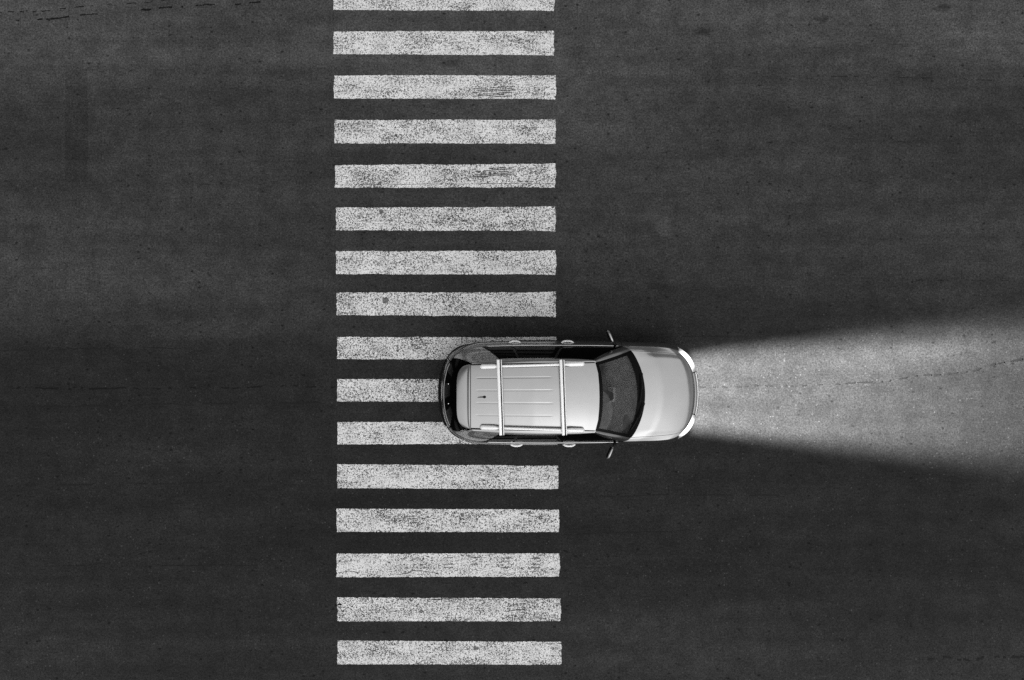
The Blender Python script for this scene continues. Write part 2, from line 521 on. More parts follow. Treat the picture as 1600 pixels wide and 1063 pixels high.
def crom(P, n=None, t=None):
    """Catmull-Rom through P, sampled at parameters t in 0..1 (by chord length)"""
    P = np.asarray(P, float)
    d = np.sqrt((np.diff(P, axis=0) ** 2).sum(1)) ** 0.5
    s = np.concatenate([[0], np.cumsum(d)]); s /= s[-1]
    T = np.zeros_like(P)
    for i in range(len(P)):
        if i == 0:
            T[i] = (P[1] - P[0]) / (s[1] - s[0])
        elif i == len(P) - 1:
            T[i] = (P[-1] - P[-2]) / (s[-1] - s[-2])
        else:
            a0 = (P[i] - P[i - 1]) / (s[i] - s[i - 1]); a1 = (P[i + 1] - P[i]) / (s[i + 1] - s[i])
            w0 = s[i + 1] - s[i]; w1 = s[i] - s[i - 1]
            T[i] = (a0 * w0 + a1 * w1) / (w0 + w1)
    t = np.linspace(0, 1, n) if t is None else np.asarray(t, float)
    out = np.zeros((len(t), P.shape[1]))
    for j, q in enumerate(t):
        i = min(max(np.searchsorted(s, q) - 1, 0), len(P) - 2)
        hh = s[i + 1] - s[i]; u = (q - s[i]) / hh
        out[j] = (2*u**3 - 3*u**2 + 1) * P[i] + (u**3 - 2*u**2 + u) * hh * T[i] + (-2*u**3 + 3*u**2) * P[i+1] + (u**3 - u**2) * hh * T[i+1]
    return out

def sstep(x, a_, b_):
    q = np.clip((np.asarray(x, float) - a_) / (b_ - a_), 0, 1)
    return q * q * (3 - 2 * q)

# plan outline of the widest line, nose centre -> tail centre
_half = [(2.405, -.29), (2.415, 0), (2.39, .29), (2.315, .55), (2.19, .735), (2.0, .865), (1.72, .925), (1.2, .945), (.6, .96), (0, .965),
         (-.7, .965), (-1.3, .955), (-1.75, .935), (-2.02, .88), (-2.21, .76), (-2.34, .56), (-2.415, .29), (-2.435, 0), (-2.415, -.29)]
_dense = crom(_half, 4001)
_i0 = int(np.argmin(np.hypot(_dense[:, 0] - 2.415, _dense[:, 1]))); _i1 = int(np.argmin(np.hypot(_dense[:, 0] + 2.435, _dense[:, 1])))
OUT = _dense[_i0:_i1 + 1]
_d = np.gradient(OUT, axis=0)
_nrm = np.stack([-_d[:, 1], _d[:, 0]], 1); _nrm /= np.linalg.norm(_nrm, axis=1)[:, None]
if _nrm[len(_nrm) // 2, 1] < 0:
    _nrm = -_nrm
TS = np.linspace(0, 1, len(OUT))

def zshoulder(x):
    return np.interp(x, [-2.5, -1.6, -.6, .6, 1.2, 1.8, 2.4], [1.06, 1.06, 1.035, 1.025, 1.022, .985, .895])

KS = np.linspace(0, 1, 7)
SIDE_I = [.085, .058, .018, .0, .004, .022, .07]
FRONT_I = [.130, .092, .055, .024, 0, .02, .09]
REAR_I = [.125, .085, .065, .045, .0, .015, .08]
SIDE_Z = [0, -.042, -.14, -.27, -.47, -.67, -.78]
FRONT_Z = [0, -.014, -.045, -.11, -.28, -.48, -.60]
REAR_Z = [0, -.06, -.16, -.30, -.42, -.60, -.74]

KFINE = np.linspace(0, 1, 200)
def _tab(arr):
    P = np.stack([KS, arr], 1)
    c = crom(P, 400)
    return np.interp(KFINE, c[:, 0], c[:, 1])
_TAB = {id(a_): _tab(a_) for a_ in (SIDE_I, FRONT_I, REAR_I, SIDE_Z, FRONT_Z, REAR_Z)}
def hull(t, k):
    t = np.asarray(t, float); k = np.asarray(k, float)
    x = np.interp(t, TS, OUT[:, 0]); y = np.interp(t, TS, OUT[:, 1])
    nx = np.interp(t, TS, _nrm[:, 0]); ny = np.interp(t, TS, _nrm[:, 1])
    wf = sstep(x, 1.75, 2.25); wr = sstep(-x, 1.65, 2.2)
    ws = 1 - wf - wr
    kk = lambda arr: np.interp(k, KFINE, _TAB[id(arr)])
    ins = ws * kk(SIDE_I) + wf * kk(FRONT_I) + wr * kk(REAR_I)
    dz = ws * kk(SIDE_Z) + wf * kk(FRONT_Z) + wr * kk(REAR_Z)
    return np.stack([x - nx * ins, y - ny * ins, zshoulder(x) + dz], -1)

def t_of_x(x):
    xs = OUT[::-1, 0]
    return float(np.interp(x, xs, TS[::-1]))
def t_of_y_front(y):
    n = int(np.argmax(OUT[:, 1] > 0.9))
    return float(np.interp(y, OUT[:n, 1], TS[:n]))
def t_of_y_rear(y):
    n = len(OUT) - int(np.argmax(OUT[::-1, 1] > 0.9))
    return float(np.interp(y, OUT[n:, 1][::-1], TS[n:][::-1]))

def panel(name, P, mat, parent, thick=0.012, mirror=False, centre=(0, 0, .7)):
    """solid sheet from a grid of points, outer side away from the car's middle"""
    P = np.array(P, float)
    if mirror:
        P = P * np.array([1, -1, 1])
    du = np.gradient(P, axis=0); dv = np.gradient(P, axis=1)
    N = np.cross(du, dv)
    N /= np.maximum(np.linalg.norm(N, axis=2, keepdims=True), 1e-9)
    c = np.array(centre)
    if (N * (P - c)).sum() < 0:
        P = P[::-1]; N = -N[::-1]
    nu, nv = P.shape[:2]
    I = P - N * thick
    verts = list(P.reshape(-1, 3)) + list(I.reshape(-1, 3))
    off = nu * nv
    faces, sm = [], []
    for i in range(nu - 1):
        for j in range(nv - 1):
            a0 = i * nv + j
            faces.append((a0, a0 + nv, a0 + nv + 1, a0 + 1)); sm.append(True)
            faces.append((off + a0, off + a0 + 1, off + a0 + nv + 1, off + a0 + nv)); sm.append(True)
    rim = [i * nv for i in range(nu)] + [(nu - 1) * nv + j for j in range(1, nv)] + \
          [i * nv + nv - 1 for i in range(nu - 2, -1, -1)] + [j for j in range(nv - 2, 0, -1)]
    for q in range(len(rim)):
        p0, p1 = rim[q], rim[(q + 1) % len(rim)]
        faces.append((p0, off + p0, off + p1, p1)); sm.append(False)
    o = mesh_obj(name, verts, faces, mat, parent)
    o.data.polygons.foreach_set('use_smooth', sm)
    # rim edges sharp so that the outer face keeps its own shading
    em = {}
    for e_ in o.data.edges:
        em[tuple(sorted(e_.vertices))] = e_
    for q in range(len(rim)):
        for b0 in (0, off):
            k_ = tuple(sorted((rim[q] + b0, rim[(q + 1) % len(rim)] + b0)))
            if k_ in em:
                em[k_].use_edge_sharp = True
    return o

def box(name, c, s, mat, parent, rot=(0, 0, 0), bevel=0.01, seg=3, smooth=True):
    import bmesh
    bm = bmesh.new()
    bmesh.ops.create_cube(bm, size=1.0)
    bmesh.ops.scale(bm, vec=s, verts=bm.verts)
    if bevel:
        bmesh.ops.bevel(bm, geom=bm.edges[:], offset=bevel, segments=seg, profile=.5, affect='EDGES')
    me = bpy.data.meshes.new(name)
    bm.to_mesh(me); bm.free()
    me.materials.append(mat)
    if smooth:
        me.polygons.foreach_set('use_smooth', [True] * len(me.polygons))
    o = bpy.data.objects.new(name, me)
    o.location = c; o.rotation_euler = rot
    col.objects.link(o); o.parent = parent
    return o

def tube(name, pts, radii, mat, parent, seg=14, flat=1.0, caps=True):
    """swept tube; radii per point (ry) with vertical radius ry*flat"""
    P = [Vector(p) for p in pts]
    verts, faces = [], []
    up = Vector((0, 0, 1))
    for i, p in enumerate(P):
        d = (P[min(i + 1, len(P) - 1)] - P[max(i - 1, 0)]).normalized()
        s_ = d.cross(up)
        s_ = s_.normalized() if s_.length > 1e-4 else Vector((1, 0, 0))
        u_ = s_.cross(d).normalized()
        r = radii[i] if hasattr(radii, '__len__') else radii
        fl = flat[i] if hasattr(flat, '__len__') else flat
        for k in range(seg):
            th = 2 * math.pi * k / seg
            verts.append(p + s_ * (math.cos(th) * r) + u_ * (math.sin(th) * r * fl))
    n = len(P)
    for i in range(n - 1):
        for k in range(seg):
            k2 = (k + 1) % seg
            faces.append((i * seg + k, i * seg + k2, (i + 1) * seg + k2, (i + 1) * seg + k))
    if caps:
        faces.append(tuple(range(seg))[::-1])
        faces.append(tuple((n - 1) * seg + k for k in range(seg)))
    return mesh_obj(name, verts, faces, mat, parent, smooth=True)

# ---- lower body panels -------------------------------------------------------
WHEEL_X = (1.42, -1.44)
WR, ARCH = 0.365, 0.415
ZSILL = 0.27
def side_panel(name, x0, x1, mat, parent, mirror, n=40, m=22, k0=0.0):
    t0, t1 = t_of_x(x0), t_of_x(x1)
    rows = []
    for t in np.linspace(t0, t1, n):
        pts = hull(np.full(200, t), KFINE)
        x = pts[100, 0]
        zl = ZSILL
        for wx in WHEEL_X:
            if abs(x - wx) < ARCH:
                zl = max(zl, WR + math.sqrt(ARCH ** 2 - (x - wx) ** 2))
        kmax = float(np.interp(-zl, -pts[:, 2], KFINE))
        rows.append(hull(np.full(m, t), k0 + (kmax - k0) * np.linspace(0, 1, m) ** 1.25))
    return panel(name, np.array(rows), mat, parent, 0.014, mirror)

GAP = 0.004
DOORF, DOORM, DOORR = 0.93, -0.13, -1.08
FRONT_X, REAR_X = 2.00, -1.98
doors = {}
for mir in (False, True):
    side_panel('front_wing', FRONT_X, DOORF + GAP, M_PAINT, car, mir, 60)
    for x0, x1 in ((DOORF - GAP, DOORM + GAP), (DOORM - GAP, DOORR + GAP)):
        d_ = side_panel('door', x0, x1, M_PAINT, car, mir, 30)
        doors[(mir, x0 > 0.5)] = d_
    side_panel('rear_quarter_panel', DOORR - GAP, REAR_X, M_PAINT, car, mir, 50)
    # added black strip along the sills: shade of the lower sides put into colour
    rows = [hull(np.full(8, t), np.linspace(.60, .93, 8)) + np.array([0, .012, 0]) for t in np.linspace(t_of_x(.93), t_of_x(-.98), 40)]
    panel('sill_shade_strip', np.array(rows), M_BLACK, car, .014, mir)

def front_panel(name, ta, tb, ka, kb, mat, parent, n=40, m=12, thick=.014, mirror=False, push=0.0):
    """ta..tb signed t (negative = right half)"""
    rows = []
    for t in np.linspace(ta, tb, n):
        P = hull(np.full(m, abs(t)), np.linspace(ka, kb, m))
        if t < 0:
            P = P * np.array([1, -1, 1])
        rows.append(P)
    P = np.array(rows)
    return panel(name, P, mat, parent, thick, mirror)
TF = t_of_x(FRONT_X)
THL = t_of_y_front(.40)           # inner end of headlamp
front_panel('front_bumper', -TF, TF, .46, 1.0, M_PAINT, car, 70, 14)
front_panel('nose_panel', -THL, THL, .012, .30, M_PAINT, car, 40, 8)
front_panel('grille_surround', -THL, THL, .305, .36, M_CHROME, car, 40, 5, thick=-.006)
_rim = [hull(t, .285) for t in np.linspace(0, THL * 1.02, 24)]
tube('grille_rim', [tuple(p) for p in _rim[::-1]] + [(p[0], -p[1], p[2]) for p in _rim[1:]], .011, M_RAIL, car, 10)
gr = front_panel('grille', -THL, THL, .365, .45, M_GLOSSBLACK, car, 40, 8)
for kk_ in (.395, .425):
    front_panel('grille_slat', -THL * .96, THL * .96, kk_ - .012, kk_ + .012, M_CHROME, gr, 30, 3, thick=-.008)
for mir in (False, True):
    hl = front_panel('headlight', THL + .004, TF - .004, .015, .45, M_LAMP, car, 26, 10, mirror=mir)
    hl['label'] = 'lit headlight glowing white'
TR = t_of_x(REAR_X)
TTL = t_of_y_rear(.66)
def rear_full(name, tA, ka, kb, mat, parent, n=60, m=12, thick=.014):
    rows = []
    ts = np.concatenate([np.linspace(tA, 1, n // 2), np.linspace(1, tA, n // 2)[1:]])
    for i, t in enumerate(ts):
        P = hull(np.full(m, t), np.linspace(ka, kb, m))
        if i >= n // 2:
            P = P * np.array([1, -1, 1])
        rows.append(P)
    return panel(name, np.array(rows), mat, parent, thick)
rear_full('rear_bumper', TR + .001, .56, 1.0, M_BLACK, car, 80, 14)
rear_full('tailgate', TTL + .002, .03, .54, M_PAINT, car, 70, 14)
rear_full('bumper_pad', t_of_y_rear(.62), .60, .70, M_BLACK, car, 60, 5, thick=-.02)
for mir in (False, True):
    rows = [hull(np.full(10, t), np.linspace(.05, .54, 10)) for t in np.linspace(TR + .002, TTL - .002, 24)]
    panel('tail_light', np.array(rows), M_TAIL, car, .014, mir)

# ---- bonnet and wing tops ---------------------------------------------------
WSB = [(.95, .858, 1.025), (1.085, .79, 1.045), (1.225, .55, 1.065), (1.305, .29, 1.08), (1.334, 0, 1.085)]
WSB_full = np.array(WSB + [(x, -y, z) for (x, y, z) in WSB[-2::-1]])
_chord = np.linalg.norm(np.diff(WSB_full, axis=0), axis=1) ** .5
_su = np.concatenate([[0], np.cumsum(_chord)]); _su = _su / _su[-1] * 2 - 1      # -1 left .. 1 right
U_C1 = -_su[1]                                                                    # |u| of the windscreen corner
def ws_base(u):
    u = np.atleast_1d(u)
    return crom(WSB_full, t=(u + 1) / 2)
tA, tB = t_of_x(.95), TF
def ring0(t):
    return hull(np.atleast_1d(t), np.zeros(np.size(t)))
def bonnet_pt(U, V):
    """U (n,) -1 left..1 right, V (m,) 0 rear..1 front"""
    C0 = ws_base(U)                                       # rear
    tf = np.abs(U) * tB
    C1 = ring0(tf); C1[:, 1] *= np.where(U < 0, 1, -1)    # u<0 is the left side (+y)
    D = ring0(tA + (tB - tA) * V)
    D0 = D; D1 = D * np.array([1, -1, 1])
    up = (U + 1) / 2
    out = np.zeros((len(U), len(V), 3))
    for i in range(len(U)):
        for j, v in enumerate(V):
            lin = (1 - v) * C0[i] + v * C1[i] + (1 - up[i]) * D0[j] + up[i] * D1[j]
            bil = (1 - up[i]) * (1 - v) * D0[0] + up[i] * (1 - v) * D1[0] + (1 - up[i]) * v * D0[-1] + up[i] * v * D1[-1]
            p = lin - bil
            au = abs(U[i])
            crown = .034 * (1 - au ** 2.2) * (1 - v ** 5) * min(1, v * 3.5)
            lift = .009 * float(1 - sstep(au, U_C1 * .80, U_C1 * .97)) * min(1, v * 4) * float(1 - sstep(v, .8, 1.0))
            p[2] += crown + lift
            out[i, j] = p
    return out
V = np.linspace(0, 1, 40)
V[-1] = .992
panel('bonnet', bonnet_pt(np.linspace(-U_C1 * .985, U_C1 * .985, 90), V), M_PAINT, car, .014)
for mir in (False, True):
    s_ = np.linspace(-1, -U_C1 * 1.0, 16)
    panel('wing_top', bonnet_pt(s_, V), M_PAINT, car, .014, mir)

# ---- greenhouse -------------------------------------------------------------
def loft(base, top, V, bulge, axis):
    """ruled surface base(u)->top(u) with outward bulge"""
    base = np.asarray(base); top = np.asarray(top)
    out = []
    for v in V:
        out.append(base * (1 - v) + top * v + bulge * math.sin(math.pi * v) * np.asarray(axis))
    return np.array(out).transpose(1, 0, 2)

NU = 61
uu = np.linspace(-U_C1, U_C1, NU)
wsb = ws_base(uu) + np.array([-.012, 0, .012])
_wt = [(.385, .592, 1.572), (.425, .40, 1.603), (.445, .2, 1.618), (.45, 0, 1.622)]
_wt = np.array(_wt + [(x, -y, z) for (x, y, z) in _wt[-2::-1]])
wst = crom(_wt, NU)
def ws(us, vs):
    b_ = np.stack([np.interp(us, np.linspace(0, 1, NU), wsb[:, i]) for i in range(3)], 1)
    t_ = np.stack([np.interp(us, np.linspace(0, 1, NU), wst[:, i]) for i in range(3)], 1)
    return loft(b_, t_, vs, .035, (.5, 0, .86))
windscreen = panel('windscreen', ws(np.linspace(.045, .955, 50), np.linspace(.185, .945, 24)), M_GLASS, car, .006)
panel('cowl', ws(np.linspace(0, 1, 60), np.linspace(0, .185, 10)), M_GLOSSBLACK, windscreen, .008)
panel('windscreen_border', ws(np.linspace(0, 1, 60), np.linspace(.945, 1.0, 4)), M_GLOSSBLACK, windscreen, .008)
for a_, b_ in ((0, .045), (.955, 1)):
    panel('windscreen_border', ws(np.linspace(a_, b_, 5), np.linspace(.185, .945, 24)), M_GLOSSBLACK, windscreen, .008)
# sensor housing behind the glass, and mirror
sh = ws(np.linspace(.40, .60, 14), np.linspace(.72, .95, 6))
for i in range(sh.shape[0]):
    f = abs(i / 13 - .5) * 2
    lowv = .72 + .18 * max(0, (f - .45) / .55)
    sh[i] = ws(np.array([.40 + .20 * i / 13]), np.linspace(lowv, .95, 6))[0]
panel('sensor_housing', sh - np.array([.006, 0, .012]), M_GLOSSBLACK, windscreen, .02)
# wipers
def on_ws(u, v, lift=.02):
    return ws(np.array([u]), np.array([v, v]))[0, 0] + np.array([.5, 0, .86]) * lift
for (u0, v0, u1, v1) in ((.30, .05, .58, .13), (.62, .05, .90, .16)):
    w_ = tube('wiper', [on_ws(u0 + (u1 - u0) * f, v0 + (v1 - v0) * f) for f in np.linspace(0, 1, 14)], .009, M_BLACK, car, 8)
    tube('wiper_arm', [on_ws(u0 - .03 + (u1 - u0) * .6 * f, .02 + (v0 + (v1 - v0) * .5 - .02) * f, .035) for f in np.linspace(0, 1, 6)], .011, M_BLACK, w_, 8)

# side glass
SB_x = np.linspace(.95, -1.62, 60)
def side_base():
    P = np.array([ring0(t_of_x(x))[0] for x in SB_x])
    return P + np.array([0, -.010, .008])
sb = side_base()
ST = crom([(.335, .632, 1.535), (.05, .660, 1.552), (-.4, .668, 1.567), (-.9, .665, 1.562), (-1.30, .652, 1.545)], 60)
def sideglass(us, vs, drop=0.0):
    b_ = np.stack([np.interp(us, np.linspace(0, 1, 60), sb[:, i]) for i in range(3)], 1)
    t_ = np.stack([np.interp(us, np.linspace(0, 1, 60), ST[:, i]) for i in range(3)], 1)
    return loft(b_, t_, vs, .028, (0, .93, .35)) - np.array([0, .93, .35]) * drop
vs_ = np.linspace(.03, .97, 16)
for mir in (False, True):
    frame = panel('window_frame', sideglass(np.linspace(0, 1, 60), np.linspace(0, 1, 16), .010), M_BLACK, car, .02, mir)
    for (u0, u1) in ((.015, .415), (.44, .775), (.80, .985)):
        panel('side_window', sideglass(np.linspace(u0, u1, 26), vs_), M_TINT, car, .006, mir)
    sg = -1 if mir else 1
    # bright strip along the window sill
    tube('sill_trim', [(p[0], sg * (p[1] + .012), p[2] - .002) for p in sb[2:-2]], .008, M_CHROME, car, 8)
    # windscreen pillar
    e0 = ws(np.array([0.0]), np.linspace(0, 1, 24))[0]
    e1 = sideglass(np.array([0.0]), np.linspace(0, 1, 24))[0]
    rows = []
    for f in np.linspace(0, 1, 9):
        rows.append(e0 * (1 - f) + e1 * f + math.sin(math.pi * f) * .036 * np.array([.30, .25, .92]))
    panel('windscreen_pillar', np.array(rows), M_PAINT, car, .014, mir)
    # edge of roof above the doors
    RE = crom([(.385, .592, 1.578), (.05, .585, 1.617), (-.6, .578, 1.632), (-1.2, .568, 1.63), (-1.785, .556, 1.607)], 60)
    ST2 = np.concatenate([ST, crom([ST[-1], (-1.5, .625, 1.545), (-1.785, .585, 1.56)], 16)[1:]])
    ST2 = crom(ST2[::5], 60)
    rows = []
    for f in np.linspace(0, 1, 12):
        rows.append(ST2 * (1 - f) + RE * f + math.sin(math.pi * f) * .024 * np.array([0, .7, .7]))
    panel('roof_side', np.array(rows), M_PAINT, car, .014, mir)
    tube('drip_channel_and_rail_shadow', [(p[0], sg * (p[1] - .002), p[2] + .006) for p in RE[1:]], .011, M_BLACK, car, 8)  # black roof channel that also paints in the rail's shadow
    # rear pillar
    tb = np.linspace(t_of_x(-1.62), t_of_y_rear(.745), 24)
    base = ring0(tb) + np.array([0, -.006, .006])
    top = crom([ST[-1], (-1.5, .625, 1.543), (-1.785, .582, 1.556)], 24)
    panel('rear_pillar', loft(base, top, np.linspace(0, 1, 20), .022, (-.2, .9, .35)), M_PAINT, car, .014, mir)
# rear window
tb = np.linspace(t_of_y_rear(.745), 1, 30)
bl = ring0(tb) + np.array([.012, 0, .012])
base = np.concatenate([bl, (bl * np.array([1, -1, 1]))[::-1][1:]])
tl = crom([(-1.80, .578, 1.552), (-1.90, .45, 1.553), (-1.955, .25, 1.553), (-1.97, 0, 1.553)], 30)
top = np.concatenate([tl, (tl * np.array([1, -1, 1]))[::-1][1:]])
rw = panel('rear_window', loft(base, top, np.linspace(0, 1, 22), .03, (-.8, 0, .55)), M_TINT, car, .008)
for yy in (.20, -.15):
    box('washer_nozzle', (-2.20, yy, 1.262), (.02, .02, .02), M_CHROME, rw, bevel=.006)
# bright lip where the rear glass meets the tailgate
lip = [tuple(p + np.array([-.004, 0, -.004])) for p in base[6:-6]]
tube('tailgate_lip', lip, .010, M_PAINT, car, 8)

# roof skin with pressed beads
def roof_half(x):
    return np.interp(x, [-1.8, -1.2, -.6, .05, .45], [.548, .560, .570, .577, .584])
def roof_grid():
    ribs = (.335, .115, -.105, -.32)
    w = np.linspace(-1, 1, 61)
    extra = np.concatenate([[(r + d) / .565 for d in (-.022, -.014, -.007, 0, .007, .014, .022)] for r in ribs])
    w = np.unique(np.concatenate([w, extra]))
    s = np.linspace(0, 1, 60)
    s = np.unique(np.concatenate([s, np.linspace(.02, .07, 6), np.linspace(.60, .66, 6)]))
    out = np.zeros((len(s), len(w), 3))
    for j, q in enumerate(w):
        xf = float(np.interp(abs(q), [0, .35, .7, 1], [.438, .432, .415, .372]))
        for i, f in enumerate(s):
            x = -1.778 + (xf + 1.778) * f
            hw = float(roof_half(x))
            y = q * hw
            zc = float(np.interp(x, [-1.78, -1.3, -.7, -.1, .2, .44], [1.642, 1.662, 1.674, 1.666, 1.650, 1.628]))
            z = zc - .040 * abs(q) ** 2.4
            yr = q * .565
            for r in ribs:
                a_ = max(0, 1 - abs(yr - r) / .018)
                z -= .003 * a_ * a_ * (3 - 2 * a_) * float(sstep(f, .03, .06) * (1 - sstep(f, .61, .65)))
            out[i, j] = (x, y, z)
    return out
roof = panel('roof', roof_grid(), M_PAINT, car, .012)
# spoiler above the rear window
th = np.linspace(-math.pi / 2, math.pi / 2, 61)
us = np.sin(th)
sp = np.zeros((61, 16, 3))
for i, u in enumerate(us):
    depth = .236 * (1 - abs(u) ** 5) ** .5
    for j, v in enumerate(np.linspace(0, 1, 16)):
        x = -1.790 - depth * v
        z = 1.640 - .040 * abs(u) ** 2.4 - .030 * v ** 2 - .012 * float(sstep(v, .10, .22))
        sp[i, j] = (x, .558 * u, z)
panel('spoiler', sp, M_PAINT, car, .03)

# ---- roof rails and cross bars ----------------------------------------------
for sg in (1, -1):
    xs = np.linspace(-1.63, .185, 90)
    pts, rad, fl = [], [], []
    for x in xs:
        f = (x + 1.63) / 1.815
        y = .520 + .052 * f
        foot = max(float(1 - sstep(f, .13, .20)), float(sstep(f, .80, .87)))
        end = min(1.0, (min(f, 1 - f) / .022)) ** .5 if min(f, 1 - f) < .022 else 1.0
        r = (.023 + .018 * foot) * max(.05, end)
        zr = float(np.interp(x, [-1.63, -1.2, -.6, -.1, .185], [1.655, 1.692, 1.705, 1.698, 1.655]))
        pts.append((x, sg * y, zr)); rad.append(r); fl.append(.75)
    tube('roof_rail', pts, rad, M_RAIL, car, 20, fl)
for xc in (-1.285, -.215):
    w0 = math.radians(2.0)
    cb = box('cross_bar', (xc, 0, 1.752), (.052, 1.296, .026), M_RAIL, car, (0, 0, w0), .011)
    c_, s__ = math.cos(w0), math.sin(w0)
    box('bar_slot', (.034, 0, -.006), (.02, 1.28, .012), M_BLACK, cb, (0, 0, 0), .002)
    box('bar_edge', (.053, 0, -.002), (.017, 1.29, .022), M_RAIL, cb, (0, 0, 0), .007)
    for sg in (1, -1):
        yy = .520 + .052 * (xc + 1.63) / 1.815
        box('bar_clamp', (.015, sg * yy, -.025), (.06, .05, .04), M_BLACK, cb, (0, 0, 0), .008)

# ---- aerial -----------------------------------------------------------------
ar = tube('aerial', [(-1.545 - .01 * k, 0.0, 1.658 + .012 * min(k, 3) - .002 * k) for k in range(-3, 4)],
          [.006, .016, .022, .024, .02, .014, .008], M_BLACK, car, 12)
tube('aerial_mast', [(-1.58, 0, 1.69), (-1.66, -.004, 1.72)], [.007, .004], M_BLACK, ar, 8)

# ---- mirrors, handles -------------------------------------------------------
def ellipsoid(name, c, r, mat, parent, rot=(0, 0, 0), p=2.6, n=24, m=16):
    verts, faces = [], []
    def pw(v): return math.copysign(abs(v) ** (2 / p), v)
    for i in range(m + 1):
        ph = -math.pi / 2 + math.pi * i / m
        for k in range(n):
            t_ = 2 * math.pi * k / n
            verts.append((r[0] * pw(math.cos(ph)) * pw(math.cos(t_)), r[1] * pw(math.cos(ph)) * pw(math.sin(t_)), r[2] * pw(math.sin(ph))))
    for i in range(m):
        for k in range(n):
            k2 = (k + 1) % n
            faces.append((i * n + k, i * n + k2, (i + 1) * n + k2, (i + 1) * n + k))
    o = mesh_obj(name, verts, faces, mat, parent, smooth=True)
    o.location = c; o.rotation_euler = rot
    return o
for sg in (1, -1):
    ang = sg * math.radians(23)
    mh = ellipsoid('door_mirror', (.70, sg * 1.045, 1.10), (.033, .128, .075), M_PAINT, car, (0, 0, ang))
    box('mirror_glass', (-.028, 0, 0), (.012, .20, .11), M_TINT, mh, (0, 0, 0), .004)
    tube('mirror_arm', [(.03, -sg * .20, -.06), (.02, -sg * .13, -.045), (0, -sg * .06, -.03)], [.03, .026, .026], M_BLACK, mh, 12)
for (mir, front), d_ in doors.items():
    xc = -.055 if front else -1.02
    xc += (.0 if not mir else .03)
    sg = -1 if mir else 1
    pts, rad = [], []
    for f in np.linspace(-1, 1, 22):
        x = xc + .118 * f
        yb = float(hull(t_of_x(x), .26)[1])
        pts.append((x, sg * (yb - .004 + .034 * (1 - abs(f) ** 2.6)), .925))
        rad.append(.020 * (1 - .6 * abs(f) ** 4))
    tube('handle', pts, rad, M_RAIL, d_, 12, 1.2)

# ---- wheels -----------------------------------------------------------------
def lathe(name, prof, mat, parent, n=48):
    """profile (y, r) turned about the wheel axis (Y)"""
    verts, faces = [], []
    m = len(prof)
    for k in range(n):
        t_ = 2 * math.pi * k / n
        for (y, r) in prof:
            verts.append((r * math.cos(t_), y, r * math.sin(t_)))
    for k in range(n):
        k2 = (k + 1) % n
        for i in range(m - 1):
            faces.append((k * m + i, k * m + i + 1, k2 * m + i + 1, k2 * m + i))
    return mesh_obj(name, verts, faces, mat, parent, smooth=True)
for wx in WHEEL_X:
    for sg in (1, -1):
        we = bpy.data.objects.new('wheel', None)
        we.location = (wx, sg * .80, WR); we.parent = car
        col.objects.link(we)
        lathe('tyre', [(-.10, .23), (-.118, .27), (-.118, .33), (-.095, .357), (-.05, .365), (.05, .365), (.095, .357), (.118, .33), (.118, .27), (.10, .23)], M_TYRE, we)
        rim = lathe('rim', [(-.10, .235), (.08, .215), (.105, .235), (.11, .225), (.06, .19), (.05, .02), (.05, .001)] if sg > 0 else
              [(.10, .235), (-.08, .215), (-.105, .235), (-.11, .225), (-.06, .19), (-.05, .02), (-.05, .001)], M_BLACK, we)
        for q in range(5):
            t_ = 2 * math.pi * q / 5
            tube('spoke', [(.03 * math.cos(t_), sg * .075, .03 * math.sin(t_)), (.215 * math.cos(t_), sg * .09, .215 * math.sin(t_))], [.04, .028], M_RIM, rim, 8, .6)

# ---- underbody and interior -------------------------------------------------
fl_pts = []
for t in np.linspace(0, 1, 60):
    p = hull(t, .80); fl_pts.append((p[0] * .97, p[1] * .80))
loop = [(x, y) for x, y in fl_pts] + [(x, -y) for x, y in fl_pts[-2:0:-1]]
nL = len(loop)
verts = [(x, y, .24) for x, y in loop] + [(x, y, .36) for x, y in loop]
faces = [tuple(range(nL)), tuple(range(nL, 2 * nL))[::-1]] + [(i, (i + 1) % nL, nL + (i + 1) % nL, nL + i) for i in range(nL)]
mesh_obj('underbody', verts, faces, M_DARKIN, car)
# engine bay bulkhead and inner liners keep light out of the shut lines
box('bulkhead', (1.02, 0, .66), (.04, 1.40, .58), M_DARKIN, car, bevel=.01)
box('engine', (1.62, 0, .60), (1.0, 1.0, .42), M_DARKIN, car, bevel=.05)
# dashboard: curved top under the windscreen
dv = np.linspace(0, 1, 12); du = np.linspace(-1, 1, 40)
D = np.zeros((40, 12, 3))
for i, u in enumerate(du):
    for j, v in enumerate(dv):
        xf = 1.21 - .17 * abs(u) ** 2
        x = xf - v * (.68 - .10 * abs(u) ** 2)
        z = 1.055 - .075 * v + .015 * math.sin(v * math.pi) - (.30 * max(0, v - .86) / .14 if v > .86 else 0)
        D[i, j] = (x, u * .77, z)
dash = panel('dashboard', D, M_DASH, car, .02, centre=(.9, 0, 0))
ellipsoid('instrument_hood', (1.0, -.54, 1.04), (.06, .17, .05), M_DARKIN, dash)
stk = box('dash_mat', (.74, -.01, 1.034), (.13, .27, .006), M_PAPER, dash, bevel=.001)
box('dash_tray', (-.022, .018, .006), (.085, .20, .008), M_DASH, stk, bevel=.001)
box('centre_console', (.40, 0, .62), (.8, .22, .30), M_DARKIN, car, bevel=.04)
